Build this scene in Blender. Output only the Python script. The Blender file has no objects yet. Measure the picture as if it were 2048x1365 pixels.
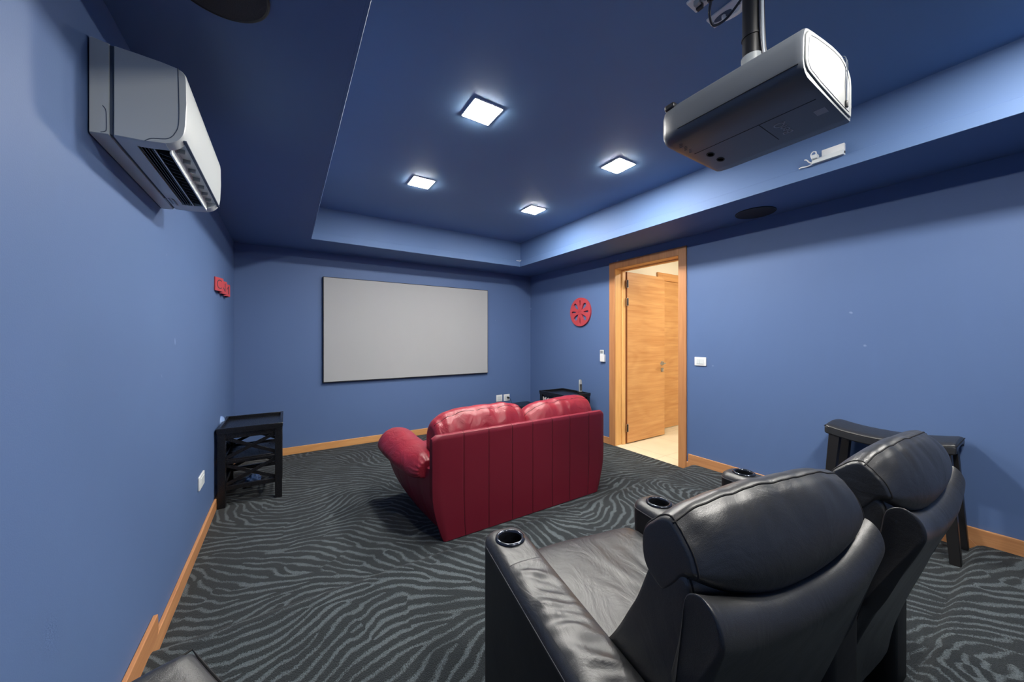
import bpy, bmesh, math, random
from mathutils import Vector, Matrix, noise
random.seed(7)
scene = bpy.context.scene
COL = scene.collection
PI = math.pi

# ------------------------------------------------------------------ materials
def lin(c):
    c = c / 255.0
    return c / 12.92 if c <= 0.04045 else ((c + 0.055) / 1.055) ** 2.4
def rgb(r, g, b): return (lin(r), lin(g), lin(b), 1.0)

def new_mat(name):
    m = bpy.data.materials.new(name); m.use_nodes = True
    nt = m.node_tree
    return m, nt, nt.nodes['Principled BSDF']

def N(nt, typ, **kw):
    n = nt.nodes.new(typ)
    for k, v in kw.items():
        if k in n.inputs: n.inputs[k].default_value = v
        else: setattr(n, k, v)
    return n

def coords(nt, scale=(1, 1, 1), rot=(0, 0, 0)):
    tc = nt.nodes.new('ShaderNodeTexCoord'); mp = nt.nodes.new('ShaderNodeMapping')
    mp.inputs['Scale'].default_value = scale; mp.inputs['Rotation'].default_value = rot
    nt.links.new(tc.outputs['Object'], mp.inputs['Vector'])
    return mp.outputs['Vector']

def plain(name, col, rough=0.5, metal=0.0, spec=0.5, bump=0.0, bscale=200.0):
    m, nt, b = new_mat(name)
    b.inputs['Base Color'].default_value = col
    b.inputs['Roughness'].default_value = rough
    b.inputs['Metallic'].default_value = metal
    b.inputs['Specular IOR Level'].default_value = spec
    n = N(nt, 'ShaderNodeTexNoise', Scale=bscale, Detail=3.0)
    nt.links.new(coords(nt), n.inputs['Vector'])
    if bump:
        bp = N(nt, 'ShaderNodeBump', Strength=bump, Distance=0.002)
        nt.links.new(n.outputs['Fac'], bp.inputs['Height'])
        nt.links.new(bp.outputs['Normal'], b.inputs['Normal'])
    else:                                        # slight unevenness of the gloss
        mr = N(nt, 'ShaderNodeMapRange'); mr.inputs['To Min'].default_value = max(0.02, rough - 0.04); mr.inputs['To Max'].default_value = rough + 0.04
        nt.links.new(n.outputs['Fac'], mr.inputs['Value']); nt.links.new(mr.outputs['Result'], b.inputs['Roughness'])
    return m

def paint(name, col, rough=0.6, marks=True):
    m, nt, b = new_mat(name)
    v = coords(nt)
    n1 = N(nt, 'ShaderNodeTexNoise', Scale=1.6, Detail=4.0)
    nt.links.new(v, n1.inputs['Vector'])
    mx = N(nt, 'ShaderNodeMix', data_type='RGBA')
    c = col
    mx.inputs['A'].default_value = (c[0] * .95, c[1] * .95, c[2] * .96, 1)
    mx.inputs['B'].default_value = (c[0] * 1.05, c[1] * 1.05, c[2] * 1.04, 1)
    nt.links.new(n1.outputs['Fac'], mx.inputs['Factor'])
    out = mx.outputs['Result']
    if marks:                                     # a few pale scuffs
        n3 = N(nt, 'ShaderNodeTexNoise', Scale=9.0, Detail=2.0, Roughness=0.4)
        nt.links.new(v, n3.inputs['Vector'])
        rp = N(nt, 'ShaderNodeMapRange'); rp.inputs['From Min'].default_value = 0.775; rp.inputs['From Max'].default_value = 0.80
        nt.links.new(n3.outputs['Fac'], rp.inputs['Value'])
        m2 = N(nt, 'ShaderNodeMix', data_type='RGBA')
        m2.inputs['B'].default_value = rgb(150, 170, 205)
        ml = N(nt, 'ShaderNodeMath', operation='MULTIPLY'); ml.inputs[1].default_value = 0.5
        nt.links.new(rp.outputs['Result'], ml.inputs[0]); nt.links.new(ml.outputs[0], m2.inputs['Factor'])
        nt.links.new(out, m2.inputs['A']); out = m2.outputs['Result']
    nt.links.new(out, b.inputs['Base Color'])
    n2 = N(nt, 'ShaderNodeTexNoise', Scale=260.0, Detail=3.0)
    nt.links.new(v, n2.inputs['Vector'])
    bp = N(nt, 'ShaderNodeBump', Strength=0.12, Distance=0.002)
    nt.links.new(n2.outputs['Fac'], bp.inputs['Height']); nt.links.new(bp.outputs['Normal'], b.inputs['Normal'])
    b.inputs['Roughness'].default_value = rough
    b.inputs['Specular IOR Level'].default_value = 0.3
    return m

def wood(name, dark, light, grain='Z', rough=0.42, figure=0.0):
    """grain: axis the grain runs along"""
    m, nt, b = new_mat(name)
    s = {'X': (1.2, 22, 22), 'Y': (22, 1.2, 22), 'Z': (22, 22, 1.2)}[grain]
    v = coords(nt, s)
    n1 = N(nt, 'ShaderNodeTexNoise', Scale=1.0, Detail=6.0, Roughness=0.6, Distortion=0.6)
    nt.links.new(v, n1.inputs['Vector'])
    s2 = {'X': (4, 180, 180), 'Y': (180, 4, 180), 'Z': (180, 180, 4)}[grain]
    n2 = N(nt, 'ShaderNodeTexNoise', Scale=1.0, Detail=3.0)
    nt.links.new(coords(nt, s2), n2.inputs['Vector'])
    fac = N(nt, 'ShaderNodeMath', operation='MULTIPLY_ADD'); fac.inputs[1].default_value = 0.35
    nt.links.new(n2.outputs['Fac'], fac.inputs[0]); nt.links.new(n1.outputs['Fac'], fac.inputs[2])
    last = fac.outputs[0]
    if figure:
        s3 = {'X': (1.3, 1, 3.2), 'Y': (1, 1.3, 3.2), 'Z': (3.2, 3.2, 1.0)}[grain]
        n3 = N(nt, 'ShaderNodeTexNoise', Scale=1.3, Detail=0.5, Distortion=0.3)
        nt.links.new(coords(nt, s3), n3.inputs['Vector'])
        mu = N(nt, 'ShaderNodeMath', operation='MULTIPLY'); mu.inputs[1].default_value = 26.0
        nt.links.new(n3.outputs['Fac'], mu.inputs[0])
        sn = N(nt, 'ShaderNodeMath', operation='SINE'); nt.links.new(mu.outputs[0], sn.inputs[0])
        ad = N(nt, 'ShaderNodeMath', operation='MULTIPLY_ADD'); ad.inputs[1].default_value = figure
        nt.links.new(sn.outputs[0], ad.inputs[0]); nt.links.new(last, ad.inputs[2]); last = ad.outputs[0]
    cr = nt.nodes.new('ShaderNodeValToRGB')
    cr.color_ramp.elements[0].position = 0.38; cr.color_ramp.elements[0].color = dark
    cr.color_ramp.elements[1].position = 0.95; cr.color_ramp.elements[1].color = light
    nt.links.new(last, cr.inputs['Fac']); nt.links.new(cr.outputs['Color'], b.inputs['Base Color'])
    bp = N(nt, 'ShaderNodeBump', Strength=0.08, Distance=0.001)
    nt.links.new(n2.outputs['Fac'], bp.inputs['Height']); nt.links.new(bp.outputs['Normal'], b.inputs['Normal'])
    b.inputs['Roughness'].default_value = rough
    return m

def leather(name, col, col2, rough, grain=0.25, wrinkle=0.25, wscale=(9, 9, 9), spec=0.5, gscale=420.0):
    m, nt, b = new_mat(name)
    v = coords(nt)
    n0 = N(nt, 'ShaderNodeTexNoise', Scale=3.5, Detail=5.0)
    nt.links.new(v, n0.inputs['Vector'])
    mx = N(nt, 'ShaderNodeMix', data_type='RGBA'); mx.inputs['A'].default_value = col; mx.inputs['B'].default_value = col2
    nt.links.new(n0.outputs['Fac'], mx.inputs['Factor']); nt.links.new(mx.outputs['Result'], b.inputs['Base Color'])
    vo = N(nt, 'ShaderNodeTexVoronoi', Scale=gscale, feature='DISTANCE_TO_EDGE')
    nt.links.new(v, vo.inputs['Vector'])
    n1 = N(nt, 'ShaderNodeTexNoise', Scale=1.0, Detail=4.0, Roughness=0.55, Distortion=1.2)
    nt.links.new(coords(nt, wscale), n1.inputs['Vector'])
    b1 = N(nt, 'ShaderNodeBump', Strength=wrinkle, Distance=0.02)
    nt.links.new(n1.outputs['Fac'], b1.inputs['Height'])
    b2 = N(nt, 'ShaderNodeBump', Strength=grain, Distance=0.0008)
    nt.links.new(vo.outputs['Distance'], b2.inputs['Height']); nt.links.new(b1.outputs['Normal'], b2.inputs['Normal'])
    nt.links.new(b2.outputs['Normal'], b.inputs['Normal'])
    mr = N(nt, 'ShaderNodeMapRange'); mr.inputs['To Min'].default_value = rough - 0.06; mr.inputs['To Max'].default_value = rough + 0.08
    nt.links.new(n0.outputs['Fac'], mr.inputs['Value']); nt.links.new(mr.outputs['Result'], b.inputs['Roughness'])
    b.inputs['Specular IOR Level'].default_value = spec
    return m

def carpet_mat():
    m, nt, b = new_mat('swirl_carpet')
    L = nt.links.new
    v = coords(nt)
    # zebra strokes: oriented noise whose direction swirls slowly over the floor
    w1 = N(nt, 'ShaderNodeTexNoise', Scale=0.9, Detail=1.0, Roughness=0.4); L(v, w1.inputs['Vector'])
    ori = N(nt, 'ShaderNodeMath', operation='MULTIPLY_ADD'); L(w1.outputs['Fac'], ori.inputs[0]); ori.inputs[1].default_value = 8.5; ori.inputs[2].default_value = -2.9
    w2 = N(nt, 'ShaderNodeTexNoise', Scale=4.0, Detail=1.0); L(v, w2.inputs['Vector'])
    sub2 = N(nt, 'ShaderNodeVectorMath', operation='SUBTRACT'); L(w2.outputs['Color'], sub2.inputs[0]); sub2.inputs[1].default_value = (.5, .5, .5)
    scl2 = N(nt, 'ShaderNodeVectorMath', operation='SCALE'); L(sub2.outputs[0], scl2.inputs[0]); scl2.inputs['Scale'].default_value = 0.10
    w4 = N(nt, 'ShaderNodeTexNoise', Scale=32.0, Detail=2.0); L(v, w4.inputs['Vector'])
    scl4 = N(nt, 'ShaderNodeVectorMath', operation='SCALE'); L(w4.outputs['Color'], scl4.inputs[0]); scl4.inputs['Scale'].default_value = 0.018
    add3 = N(nt, 'ShaderNodeVectorMath', operation='ADD'); L(v, add3.inputs[0]); L(scl4.outputs[0], add3.inputs[1])
    add2 = N(nt, 'ShaderNodeVectorMath', operation='ADD'); L(add3.outputs[0], add2.inputs[0]); L(scl2.outputs[0], add2.inputs[1])
    gb = nt.nodes.new('ShaderNodeTexGabor'); gb.gabor_type = '2D'
    L(add2.outputs[0], gb.inputs['Vector']); gb.inputs['Scale'].default_value = 4.4; gb.inputs['Frequency'].default_value = 4.2
    gb.inputs['Anisotropy'].default_value = 1.0; L(ori.outputs[0], gb.inputs['Orientation'])
    ph = N(nt, 'ShaderNodeMath', operation='MULTIPLY'); L(gb.outputs['Phase'], ph.inputs[0]); ph.inputs[1].default_value = 2 * PI
    cs = N(nt, 'ShaderNodeMath', operation='COSINE'); L(ph.outputs[0], cs.inputs[0])
    w3 = N(nt, 'ShaderNodeTexNoise', Scale=5.0, Detail=2.0); L(v, w3.inputs['Vector'])
    th = N(nt, 'ShaderNodeMapRange'); L(w3.outputs['Fac'], th.inputs['Value'])
    th.inputs['From Min'].default_value = 0.3; th.inputs['From Max'].default_value = 0.7
    th.inputs['To Min'].default_value = 0.05; th.inputs['To Max'].default_value = 0.85
    df = N(nt, 'ShaderNodeMath', operation='SUBTRACT'); L(cs.outputs[0], df.inputs[0]); L(th.outputs['Result'], df.inputs[1])
    # fuzzy pile
    pile = N(nt, 'ShaderNodeTexNoise', Scale=210.0, Detail=3.0); L(v, pile.inputs['Vector'])
    pf = N(nt, 'ShaderNodeMath', operation='MULTIPLY_ADD'); L(pile.outputs['Fac'], pf.inputs[0]); pf.inputs[1].default_value = 2.4; L(df.outputs[0], pf.inputs[2])
    mk = N(nt, 'ShaderNodeMapRange'); L(pf.outputs[0], mk.inputs['Value']); mk.inputs['From Min'].default_value = 1.0; mk.inputs['From Max'].default_value = 1.75
    mx = N(nt, 'ShaderNodeMix', data_type='RGBA'); mx.inputs['A'].default_value = CARPET_A; mx.inputs['B'].default_value = CARPET_B
    L(mk.outputs['Result'], mx.inputs['Factor'])
    sp2 = N(nt, 'ShaderNodeMapRange'); L(pile.outputs['Fac'], sp2.inputs['Value']); sp2.inputs['From Min'].default_value = .3; sp2.inputs['From Max'].default_value = .7
    sp2.inputs['To Min'].default_value = 0.55; sp2.inputs['To Max'].default_value = 1.45
    mm = N(nt, 'ShaderNodeMix', data_type='RGBA', blend_type='MULTIPLY'); mm.inputs['Factor'].default_value = 1.0
    L(mx.outputs['Result'], mm.inputs['A']); L(sp2.outputs['Result'], mm.inputs['B'])
    L(mm.outputs['Result'], b.inputs['Base Color'])
    b.inputs['Roughness'].default_value = 0.95; b.inputs['Specular IOR Level'].default_value = 0.15
    b.inputs['Sheen Weight'].default_value = 0.08
    h = N(nt, 'ShaderNodeMath', operation='MULTIPLY_ADD'); L(mk.outputs['Result'], h.inputs[0]); h.inputs[1].default_value = -0.8; L(pile.outputs['Fac'], h.inputs[2])
    bp = N(nt, 'ShaderNodeBump', Strength=0.7, Distance=0.006); L(h.outputs[0], bp.inputs['Height']); L(bp.outputs['Normal'], b.inputs['Normal'])
    return m

def emit(name, col, strength):
    m, nt, b = new_mat(name)
    b.inputs['Base Color'].default_value = (.8, .8, .8, 1)
    b.inputs['Emission Color'].default_value = col
    b.inputs['Emission Strength'].default_value = strength
    return m

CARPET_A = rgb(35, 40, 43); CARPET_B = rgb(78, 86, 90)
LAMP = 375.0
BLUE = rgb(87, 111, 154)
M = {}
M['wall'] = paint('blue_wall_paint', BLUE, 0.55)
M['ceil'] = paint('blue_soffit_paint', rgb(90, 117, 160), 0.6, marks=False)
M['tray'] = paint('blue_paint_tray_lifted', rgb(112, 146, 188), 0.6, marks=False)  # same blue paint, colour raised on the tray to stand in for bounced light
M['carpet'] = carpet_mat()
M['oak'] = wood('oak_horizontal_grain', rgb(186, 126, 76), rgb(222, 168, 108), 'X')
M['oak_y'] = wood('oak_grain_along_wall', rgb(172, 114, 72), rgb(210, 154, 104), 'Y')
M['oak_z'] = wood('oak_vertical_grain', rgb(170, 112, 70), rgb(204, 146, 96), 'Z')
M['oak_leaf'] = wood('oak_door_veneer', rgb(186, 128, 74), rgb(218, 168, 112), 'X', figure=0.05)
M['oak_edge'] = wood('oak_dark_edge', rgb(120, 66, 36), rgb(150, 90, 52), 'Z')
M['cream'] = plain('cream_hall_paint', rgb(236, 230, 214), 0.7)
M['tile'] = None
M['screen'] = plain('screen_fabric', rgb(166, 168, 170), 0.9, spec=0.1)
M['black_frame'] = plain('black_velvet_frame', rgb(24, 26, 30), 0.6)
M['black_wood'] = plain('black_lacquer', rgb(20, 20, 23), 0.28)
M['black_leg'] = plain('black_stained_wood', rgb(28, 27, 28), 0.4)
M['black_plastic'] = plain('black_plastic', rgb(22, 23, 26), 0.4)
M['dark_void'] = plain('dark_recess', rgb(10, 10, 12), 0.7)
M['grille'] = plain('dark_speaker_grille', rgb(46, 46, 50), 0.7, bump=0.5, bscale=900)
M['white_plastic'] = plain('white_plastic', rgb(228, 230, 230), 0.35)
M['ac_white'] = plain('ac_white_plastic', rgb(192, 198, 199), 0.35)
M['offwhite'] = plain('offwhite_plastic', rgb(208, 214, 216), 0.4)
M['grey_line'] = plain('grey_gap', rgb(70, 82, 100), 0.6)
M['grey_plastic'] = plain('grey_plastic', rgb(140, 146, 150), 0.4)
M['proj'] = plain('projector_grey_plastic', rgb(82, 87, 94), 0.4, bump=0.08, bscale=600)
M['proj_rear'] = plain('projector_pale_panel', rgb(124, 127, 126), 0.4)
M['mark'] = plain('pale_print', rgb(150, 156, 166), 0.6)
M['metal'] = plain('brushed_steel', rgb(190, 192, 196), 0.28, metal=1.0)
M['dark_metal'] = plain('dark_metal', rgb(60, 62, 68), 0.3, metal=0.9)
M['black_leather'] = leather('black_leather', rgb(28, 29, 31), rgb(36, 37, 39), 0.40, grain=0.35, wrinkle=0.14, spec=0.95)
M['black_seat_leather'] = leather('black_creased_leather', rgb(30, 31, 33), rgb(44, 45, 47), 0.42, grain=0.3, wrinkle=0.25, wscale=(9, 6, 9), spec=0.8)
M['black_vinyl'] = leather('black_plain_upholstery', rgb(20, 21, 23), rgb(24, 25, 27), 0.5, grain=0.2, wrinkle=0.05, spec=0.35)
M['red_leather'] = leather('red_leather', rgb(126, 26, 42), rgb(142, 34, 50), 0.38, grain=0.2, wrinkle=0.40, wscale=(12, 8, 10), spec=0.5)
M['red_panel'] = leather('red_back_upholstery', rgb(112, 24, 42), rgb(120, 28, 46), 0.42, grain=0.12, wrinkle=0.03, spec=0.4)
M['seam'] = plain('dark_seam_thread', rgb(14, 12, 13), 0.7)
M['stitch'] = plain('grey_stitching', rgb(92, 92, 94), 0.6)
M['red_seam'] = plain('dark_red_thread', rgb(60, 10, 20), 0.7)
M['red_wood'] = plain('red_painted_wood', rgb(182, 66, 74), 0.5)
M['case_pale'] = plain('pale_disc_case', rgb(196, 196, 200), 0.4)
M['case_dark'] = plain('dark_disc_case', rgb(60, 56, 62), 0.4)
M['case_warm'] = plain('warm_disc_case', rgb(170, 140, 120), 0.4)
M['blue_bag'] = plain('blue_plastic_bag', rgb(88, 122, 180), 0.35)
M['lamp'] = emit('lit_diffuser', (1.0, 0.965, 0.90, 1), LAMP)
M['hall_lamp'] = emit('hall_lit_diffuser', (1.0, 0.93, 0.80, 1), 60.0)

def tile_mat():
    m, nt, b = new_mat('cream_stone_tile')
    n = N(nt, 'ShaderNodeTexNoise', Scale=5.0, Detail=6.0); nt.links.new(coords(nt), n.inputs['Vector'])
    cr = nt.nodes.new('ShaderNodeValToRGB')
    cr.color_ramp.elements[0].color = rgb(206, 192, 164); cr.color_ramp.elements[1].color = rgb(228, 216, 190)
    nt.links.new(n.outputs['Fac'], cr.inputs['Fac'])
    br = N(nt, 'ShaderNodeTexBrick', offset=0.0); nt.links.new(coords(nt), br.inputs['Vector'])
    br.inputs['Scale'].default_value = 1.0; br.inputs['Brick Width'].default_value = 0.6; br.inputs['Row Height'].default_value = 0.6
    br.inputs['Mortar Size'].default_value = 0.003; br.inputs['Mortar'].default_value = rgb(180, 168, 142)
    nt.links.new(cr.outputs['Color'], br.inputs['Color1']); nt.links.new(cr.outputs['Color'], br.inputs['Color2'])
    nt.links.new(br.outputs['Color'], b.inputs['Base Color'])
    b.inputs['Roughness'].default_value = 0.35
    return m
M['tile'] = tile_mat()

# ------------------------------------------------------------------ helpers
def obj(name, bm, mat, parent=None, smooth=False, bevel=0.0, bseg=2, subsurf=0, label=None):
    bmesh.ops.recalc_face_normals(bm, faces=bm.faces[:])
    me = bpy.data.meshes.new(name); bm.to_mesh(me); bm.free()
    o = bpy.data.objects.new(name, me); COL.objects.link(o)
    if mat is not None: me.materials.append(mat)
    if bevel:
        b = o.modifiers.new('bevel', 'BEVEL'); b.width = bevel; b.segments = bseg; b.limit_method = 'ANGLE'; b.angle_limit = math.radians(35)
        smooth = smooth or 'angle'
    if subsurf:
        s = o.modifiers.new('subdivision', 'SUBSURF'); s.levels = subsurf; s.render_levels = subsurf
        smooth = True
    if smooth:
        for p in me.polygons: p.use_smooth = True
        if smooth == 'angle':
            try: me.set_sharp_from_angle(angle=math.radians(40))
            except Exception: pass
    if parent is not None: o.parent = parent
    if label: o['label'] = label
    return o

def tag(o, label, cat, group=None):
    o['label'] = label; o['category'] = cat
    if group: o['group'] = group
    return o
def struct(o): o['kind'] = 'structure'; return o

def thing(name, label, cat, loc=(0, 0, 0), rotz=0.0, group=None):
    o = bpy.data.objects.new(name, None); COL.objects.link(o)
    o.empty_display_size = 0.1
    o.location = loc; o.rotation_euler = (0, 0, rotz)
    return tag(o, label, cat, group)

def box(bm, x0, x1, y0, y1, z0, z1):
    v = [bm.verts.new(p) for p in ((x0, y0, z0), (x1, y0, z0), (x1, y1, z0), (x0, y1, z0), (x0, y0, z1), (x1, y0, z1), (x1, y1, z1), (x0, y1, z1))]
    for f in ((0, 3, 2, 1), (4, 5, 6, 7), (0, 1, 5, 4), (1, 2, 6, 5), (2, 3, 7, 6), (3, 0, 4, 7)): bm.faces.new([v[i] for i in f])
    return bm
def B(*a): return box(bmesh.new(), *a)

def bar(bm, a, b, w, h, up=(0, 0, 1)):
    """square bar from a to b; w across, h along up"""
    a = Vector(a); b = Vector(b); d = (b - a).normalized(); up = Vector(up)
    s = d.cross(up).normalized(); u = s.cross(d).normalized()
    vs = []
    for p in (a, b):
        for i, j in ((-1, -1), (1, -1), (1, 1), (-1, 1)): vs.append(bm.verts.new(p + s * (w / 2 * i) + u * (h / 2 * j)))
    for f in ((0, 1, 2, 3), (7, 6, 5, 4), (0, 4, 5, 1), (1, 5, 6, 2), (2, 6, 7, 3), (3, 7, 4, 0)): bm.faces.new([vs[i] for i in f])
    return bm

def loft(bm, rings, cap=True):
    vr = [[bm.verts.new(p) for p in r] for r in rings]
    n = len(vr[0])
    for a, b in zip(vr, vr[1:]):
        for i in range(n): bm.faces.new((a[i], a[(i + 1) % n], b[(i + 1) % n], b[i]))
    if cap:
        for r, rev in ((vr[0], True), (vr[-1], False)):
            c = bm.verts.new(sum((v.co for v in r), Vector()) / n)
            for i in range(n):
                q = (r[i], r[(i + 1) % n], c); bm.faces.new(q[::-1] if rev else q)
    return bm

def tube(bm, pts, r, n=8, closed=False):
    pts = [Vector(p) for p in pts]
    rings = []; prev = None
    for i, p in enumerate(pts):
        if closed: t = (pts[(i + 1) % len(pts)] - pts[i - 1])
        else: t = pts[min(i + 1, len(pts) - 1)] - pts[max(i - 1, 0)]
        if t.length < 1e-9: t = Vector((0, 0, 1))
        t.normalize()
        if prev is None:
            u = t.orthogonal().normalized()
        else:
            u = prev - t * prev.dot(t)
            if u.length < 1e-6: u = t.orthogonal()
            u.normalize()
        prev = u; w = t.cross(u)
        rr = r[i] if isinstance(r, (list, tuple)) else r
        rings.append([p + (u * math.cos(2 * PI * k / n) + w * math.sin(2 * PI * k / n)) * rr for k in range(n)])
    if closed: rings.append(rings[0]); return loft(bm, rings, cap=False)
    return loft(bm, rings)

def smooth_path(pts, k=6, closed=False):
    P = [Vector(p) for p in pts]; out = []
    n = len(P); rng = range(n if closed else n - 1)
    for i in rng:
        if closed: p0, p1, p2, p3 = P[i - 1], P[i], P[(i + 1) % n], P[(i + 2) % n]
        else: p0, p1, p2, p3 = P[max(i - 1, 0)], P[i], P[i + 1], P[min(i + 2, n - 1)]
        for j in range(k):
            t = j / k
            out.append(0.5 * ((2 * p1) + (p2 - p0) * t + (2 * p0 - 5 * p1 + 4 * p2 - p3) * t * t + (3 * p1 - p0 - 3 * p2 + p3) * t ** 3))
    if not closed: out.append(P[-1])
    return out

def cyl(bm, c, r, z0, z1, n=32):
    rings = [[(c[0] + r * math.cos(2 * PI * k / n), c[1] + r * math.sin(2 * PI * k / n), z) for k in range(n)] for z in (z0, z1)]
    return loft(bm, rings)
def lathe(bm, prof, c=(0, 0, 0), n=40):
    """prof: closed loop of (r,z)"""
    rings = []
    for k in range(n):
        a = 2 * PI * k / n
        rings.append([(c[0] + r * math.cos(a), c[1] + r * math.sin(a), c[2] + z) for r, z in prof])
    rings.append(rings[0])
    return loft(bm, rings, cap=False)

def extrude_poly(bm, pts, dvec):
    """closed polygon (3D points) extruded by dvec"""
    d = Vector(dvec)
    a = [bm.verts.new(Vector(p)) for p in pts]; b = [bm.verts.new(Vector(p) + d) for p in pts]
    n = len(a)
    bm.faces.new(a[::-1]); bm.faces.new(b)
    for i in range(n): bm.faces.new((a[i], a[(i + 1) % n], b[(i + 1) % n], b[i]))
    return bm

def bool_cut(o, cutters):
    for c in cutters:
        m = o.modifiers.new('cut', 'BOOLEAN'); m.operation = 'DIFFERENCE'; m.object = c; m.solver = 'EXACT'
    dg = bpy.context.evaluated_depsgraph_get(); dg.update()
    me = bpy.data.meshes.new_from_object(o.evaluated_get(dg))
    old = o.data; o.modifiers.clear(); o.data = me; bpy.data.meshes.remove(old)
    for c in cutters:
        cm = c.data; bpy.data.objects.remove(c); bpy.data.meshes.remove(cm)
    for p in o.data.polygons: p.use_smooth = True
    try: o.data.set_sharp_from_angle(angle=math.radians(40))
    except Exception: pass
    return o

def text_obj(name, s, size, depth, mat, matrix, parent=None, bold=0.0, align='CENTER'):
    cu = bpy.data.curves.new(name, 'FONT'); cu.body = s; cu.size = size; cu.extrude = depth; cu.align_x = align; cu.align_y = 'CENTER'; cu.offset = bold
    t = bpy.data.objects.new(name + '_curve', cu); COL.objects.link(t)
    dg = bpy.context.evaluated_depsgraph_get(); dg.update()
    me = bpy.data.meshes.new_from_object(t.evaluated_get(dg))
    bpy.data.objects.remove(t); bpy.data.curves.remove(cu)
    me.name = name; me.materials.clear(); me.materials.append(mat)
    o = bpy.data.objects.new(name, me); COL.objects.link(o); o.matrix_world = matrix
    if parent is not None: o.parent = parent; 
    return o

def flat_shape(name, loops, depth, mat, matrix, parent=None, bevel=0.0):
    """2D outline with holes, given thickness"""
    cu = bpy.data.curves.new(name, 'CURVE'); cu.dimensions = '2D'; cu.fill_mode = 'BOTH'; cu.extrude = depth; cu.bevel_depth = bevel
    for lp in loops:
        s = cu.splines.new('POLY'); s.points.add(len(lp) - 1); s.use_cyclic_u = True
        for p, q in zip(s.points, lp): p.co = (q[0], q[1], 0, 1)
    t = bpy.data.objects.new(name + '_curve', cu); COL.objects.link(t)
    dg = bpy.context.evaluated_depsgraph_get(); dg.update()
    me = bpy.data.meshes.new_from_object(t.evaluated_get(dg))
    bpy.data.objects.remove(t); bpy.data.curves.remove(cu)
    me.name = name; me.materials.clear(); me.materials.append(mat)
    o = bpy.data.objects.new(name, me); COL.objects.link(o); o.matrix_world = matrix
    if parent is not None: o.parent = parent
    return o

def basis(x, y, loc):
    x = Vector(x); y = Vector(y); z = x.cross(y)
    m = Matrix((x, y, z)).transposed().to_4x4(); m.translation = Vector(loc)
    return m

def nz(x, y=0.0, z=0.0): return noise.noise(Vector((x, y, z)))

# ------------------------------------------------------------------ camera
HC = 1.324
cam = bpy.data.cameras.new('camera'); cam.sensor_width = 36.0; cam.lens = 702.15 / 2048 * 36.0
cam.shift_y = -(682.5 - 678.02) / 2048.0; cam.clip_start = 0.02; cam.clip_end = 60
camo = bpy.data.objects.new('camera', cam); COL.objects.link(camo)
camo.location = (0, 0, HC); camo.rotation_euler = (PI / 2, 0, -math.radians(32.7476))
scene.camera = camo

# ------------------------------------------------------------------ room
XL, XR, YB, YR = -0.469, 3.421, 4.75, -1.9
ZS, ZT = 2.357, 2.705                      # soffit underside, tray ceiling
TX0, TX1, TY1, TY0 = 0.205, 2.84, 4.19, -1.35
T1, T2 = 0.076, 0.124

# carpet floor with two low steps: one profile along Y, extruded across the room
prof = [(YB + .1, 0), (2.075, 0), (2.055, .004), (2.035, .015), (1.995, .048), (1.97, .064), (1.945, .073), (1.91, T1),
        (0.30, T1), (0.285, T1 + .003), (0.255, T2 - .012), (0.235, T2 - .003), (0.205, T2), (YR - .1, T2), (YR - .1, -0.08), (YB + .1, -0.08)]
bm = bmesh.new()
nx = 2
xs = [XL - .1, XR + .0]
rings = [[(x, y, z) for y, z in prof] for x in xs]
vr = [[bm.verts.new(p) for p in r] for r in rings]
for i in range(len(prof)):
    j = (i + 1) % len(prof); bm.faces.new((vr[0][i], vr[0][j], vr[1][j], vr[1][i]))
bm.faces.new(vr[0]); bm.faces.new(vr[1][::-1])
struct(obj('floor', bm, M['carpet'], smooth='angle'))

struct(obj('wall_left', B(XL - .12, XL, YR, YB, -0.08, 2.9), M['wall']))
struct(obj('wall_back', B(XL - .12, XR + .16, YB, YB + .12, -0.08, 2.9), M['wall']))
struct(obj('wall_rear', B(XL - .12, XR + .16, YR - .12, YR, -0.08, 2.9), M['wall']))
# right wall with the doorway
DY0, DY1, DZ = 2.10, 2.978, 2.21
bm = bmesh.new()
box(bm, XR, XR + .16, YR, DY0, -0.08, 2.9); box(bm, XR, XR + .16, DY1, YB, -0.08, 2.9); box(bm, XR, XR + .16, DY0, DY1, DZ, 2.9)
struct(obj('wall_right', bm, M['wall']))
# ceiling: tray, fascia with a lip, soffit
struct(obj('ceiling', B(XL - .12, XR + .16, YR - .12, YB + .12, ZT, ZT + .1), M['tray']))
bm = bmesh.new()
box(bm, XL, TX0, YR, YB, ZS, ZT); box(bm, TX1, XR, YR, YB, ZS, ZT)
box(bm, TX0, TX1, TY1, YB, ZS, ZT); box(bm, TX0, TX1, YR, TY0, ZS, ZT)
struct(obj('ceiling_soffit', bm, M['ceil']))
# fascia upper step: the lip stands proud of the fascia, so cut the fascia back by boxes is not needed: add lip strips
LZ = 2.432
bm = bmesh.new(); l = 0.014
box(bm, TX0 - .001, TX0 + l, TY0, TY1, ZS, LZ); box(bm, TX1 - l, TX1 + .001, TY0, TY1, ZS, LZ)
box(bm, TX0 + l, TX1 - l, TY1 - l, TY1 + .001, ZS, LZ); box(bm, TX0 + l, TX1 - l, TY0 - .001, TY0 + l, ZS, LZ)
struct(obj('trim_1', bm, M['ceil'], bevel=0.002, bseg=1))

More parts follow.
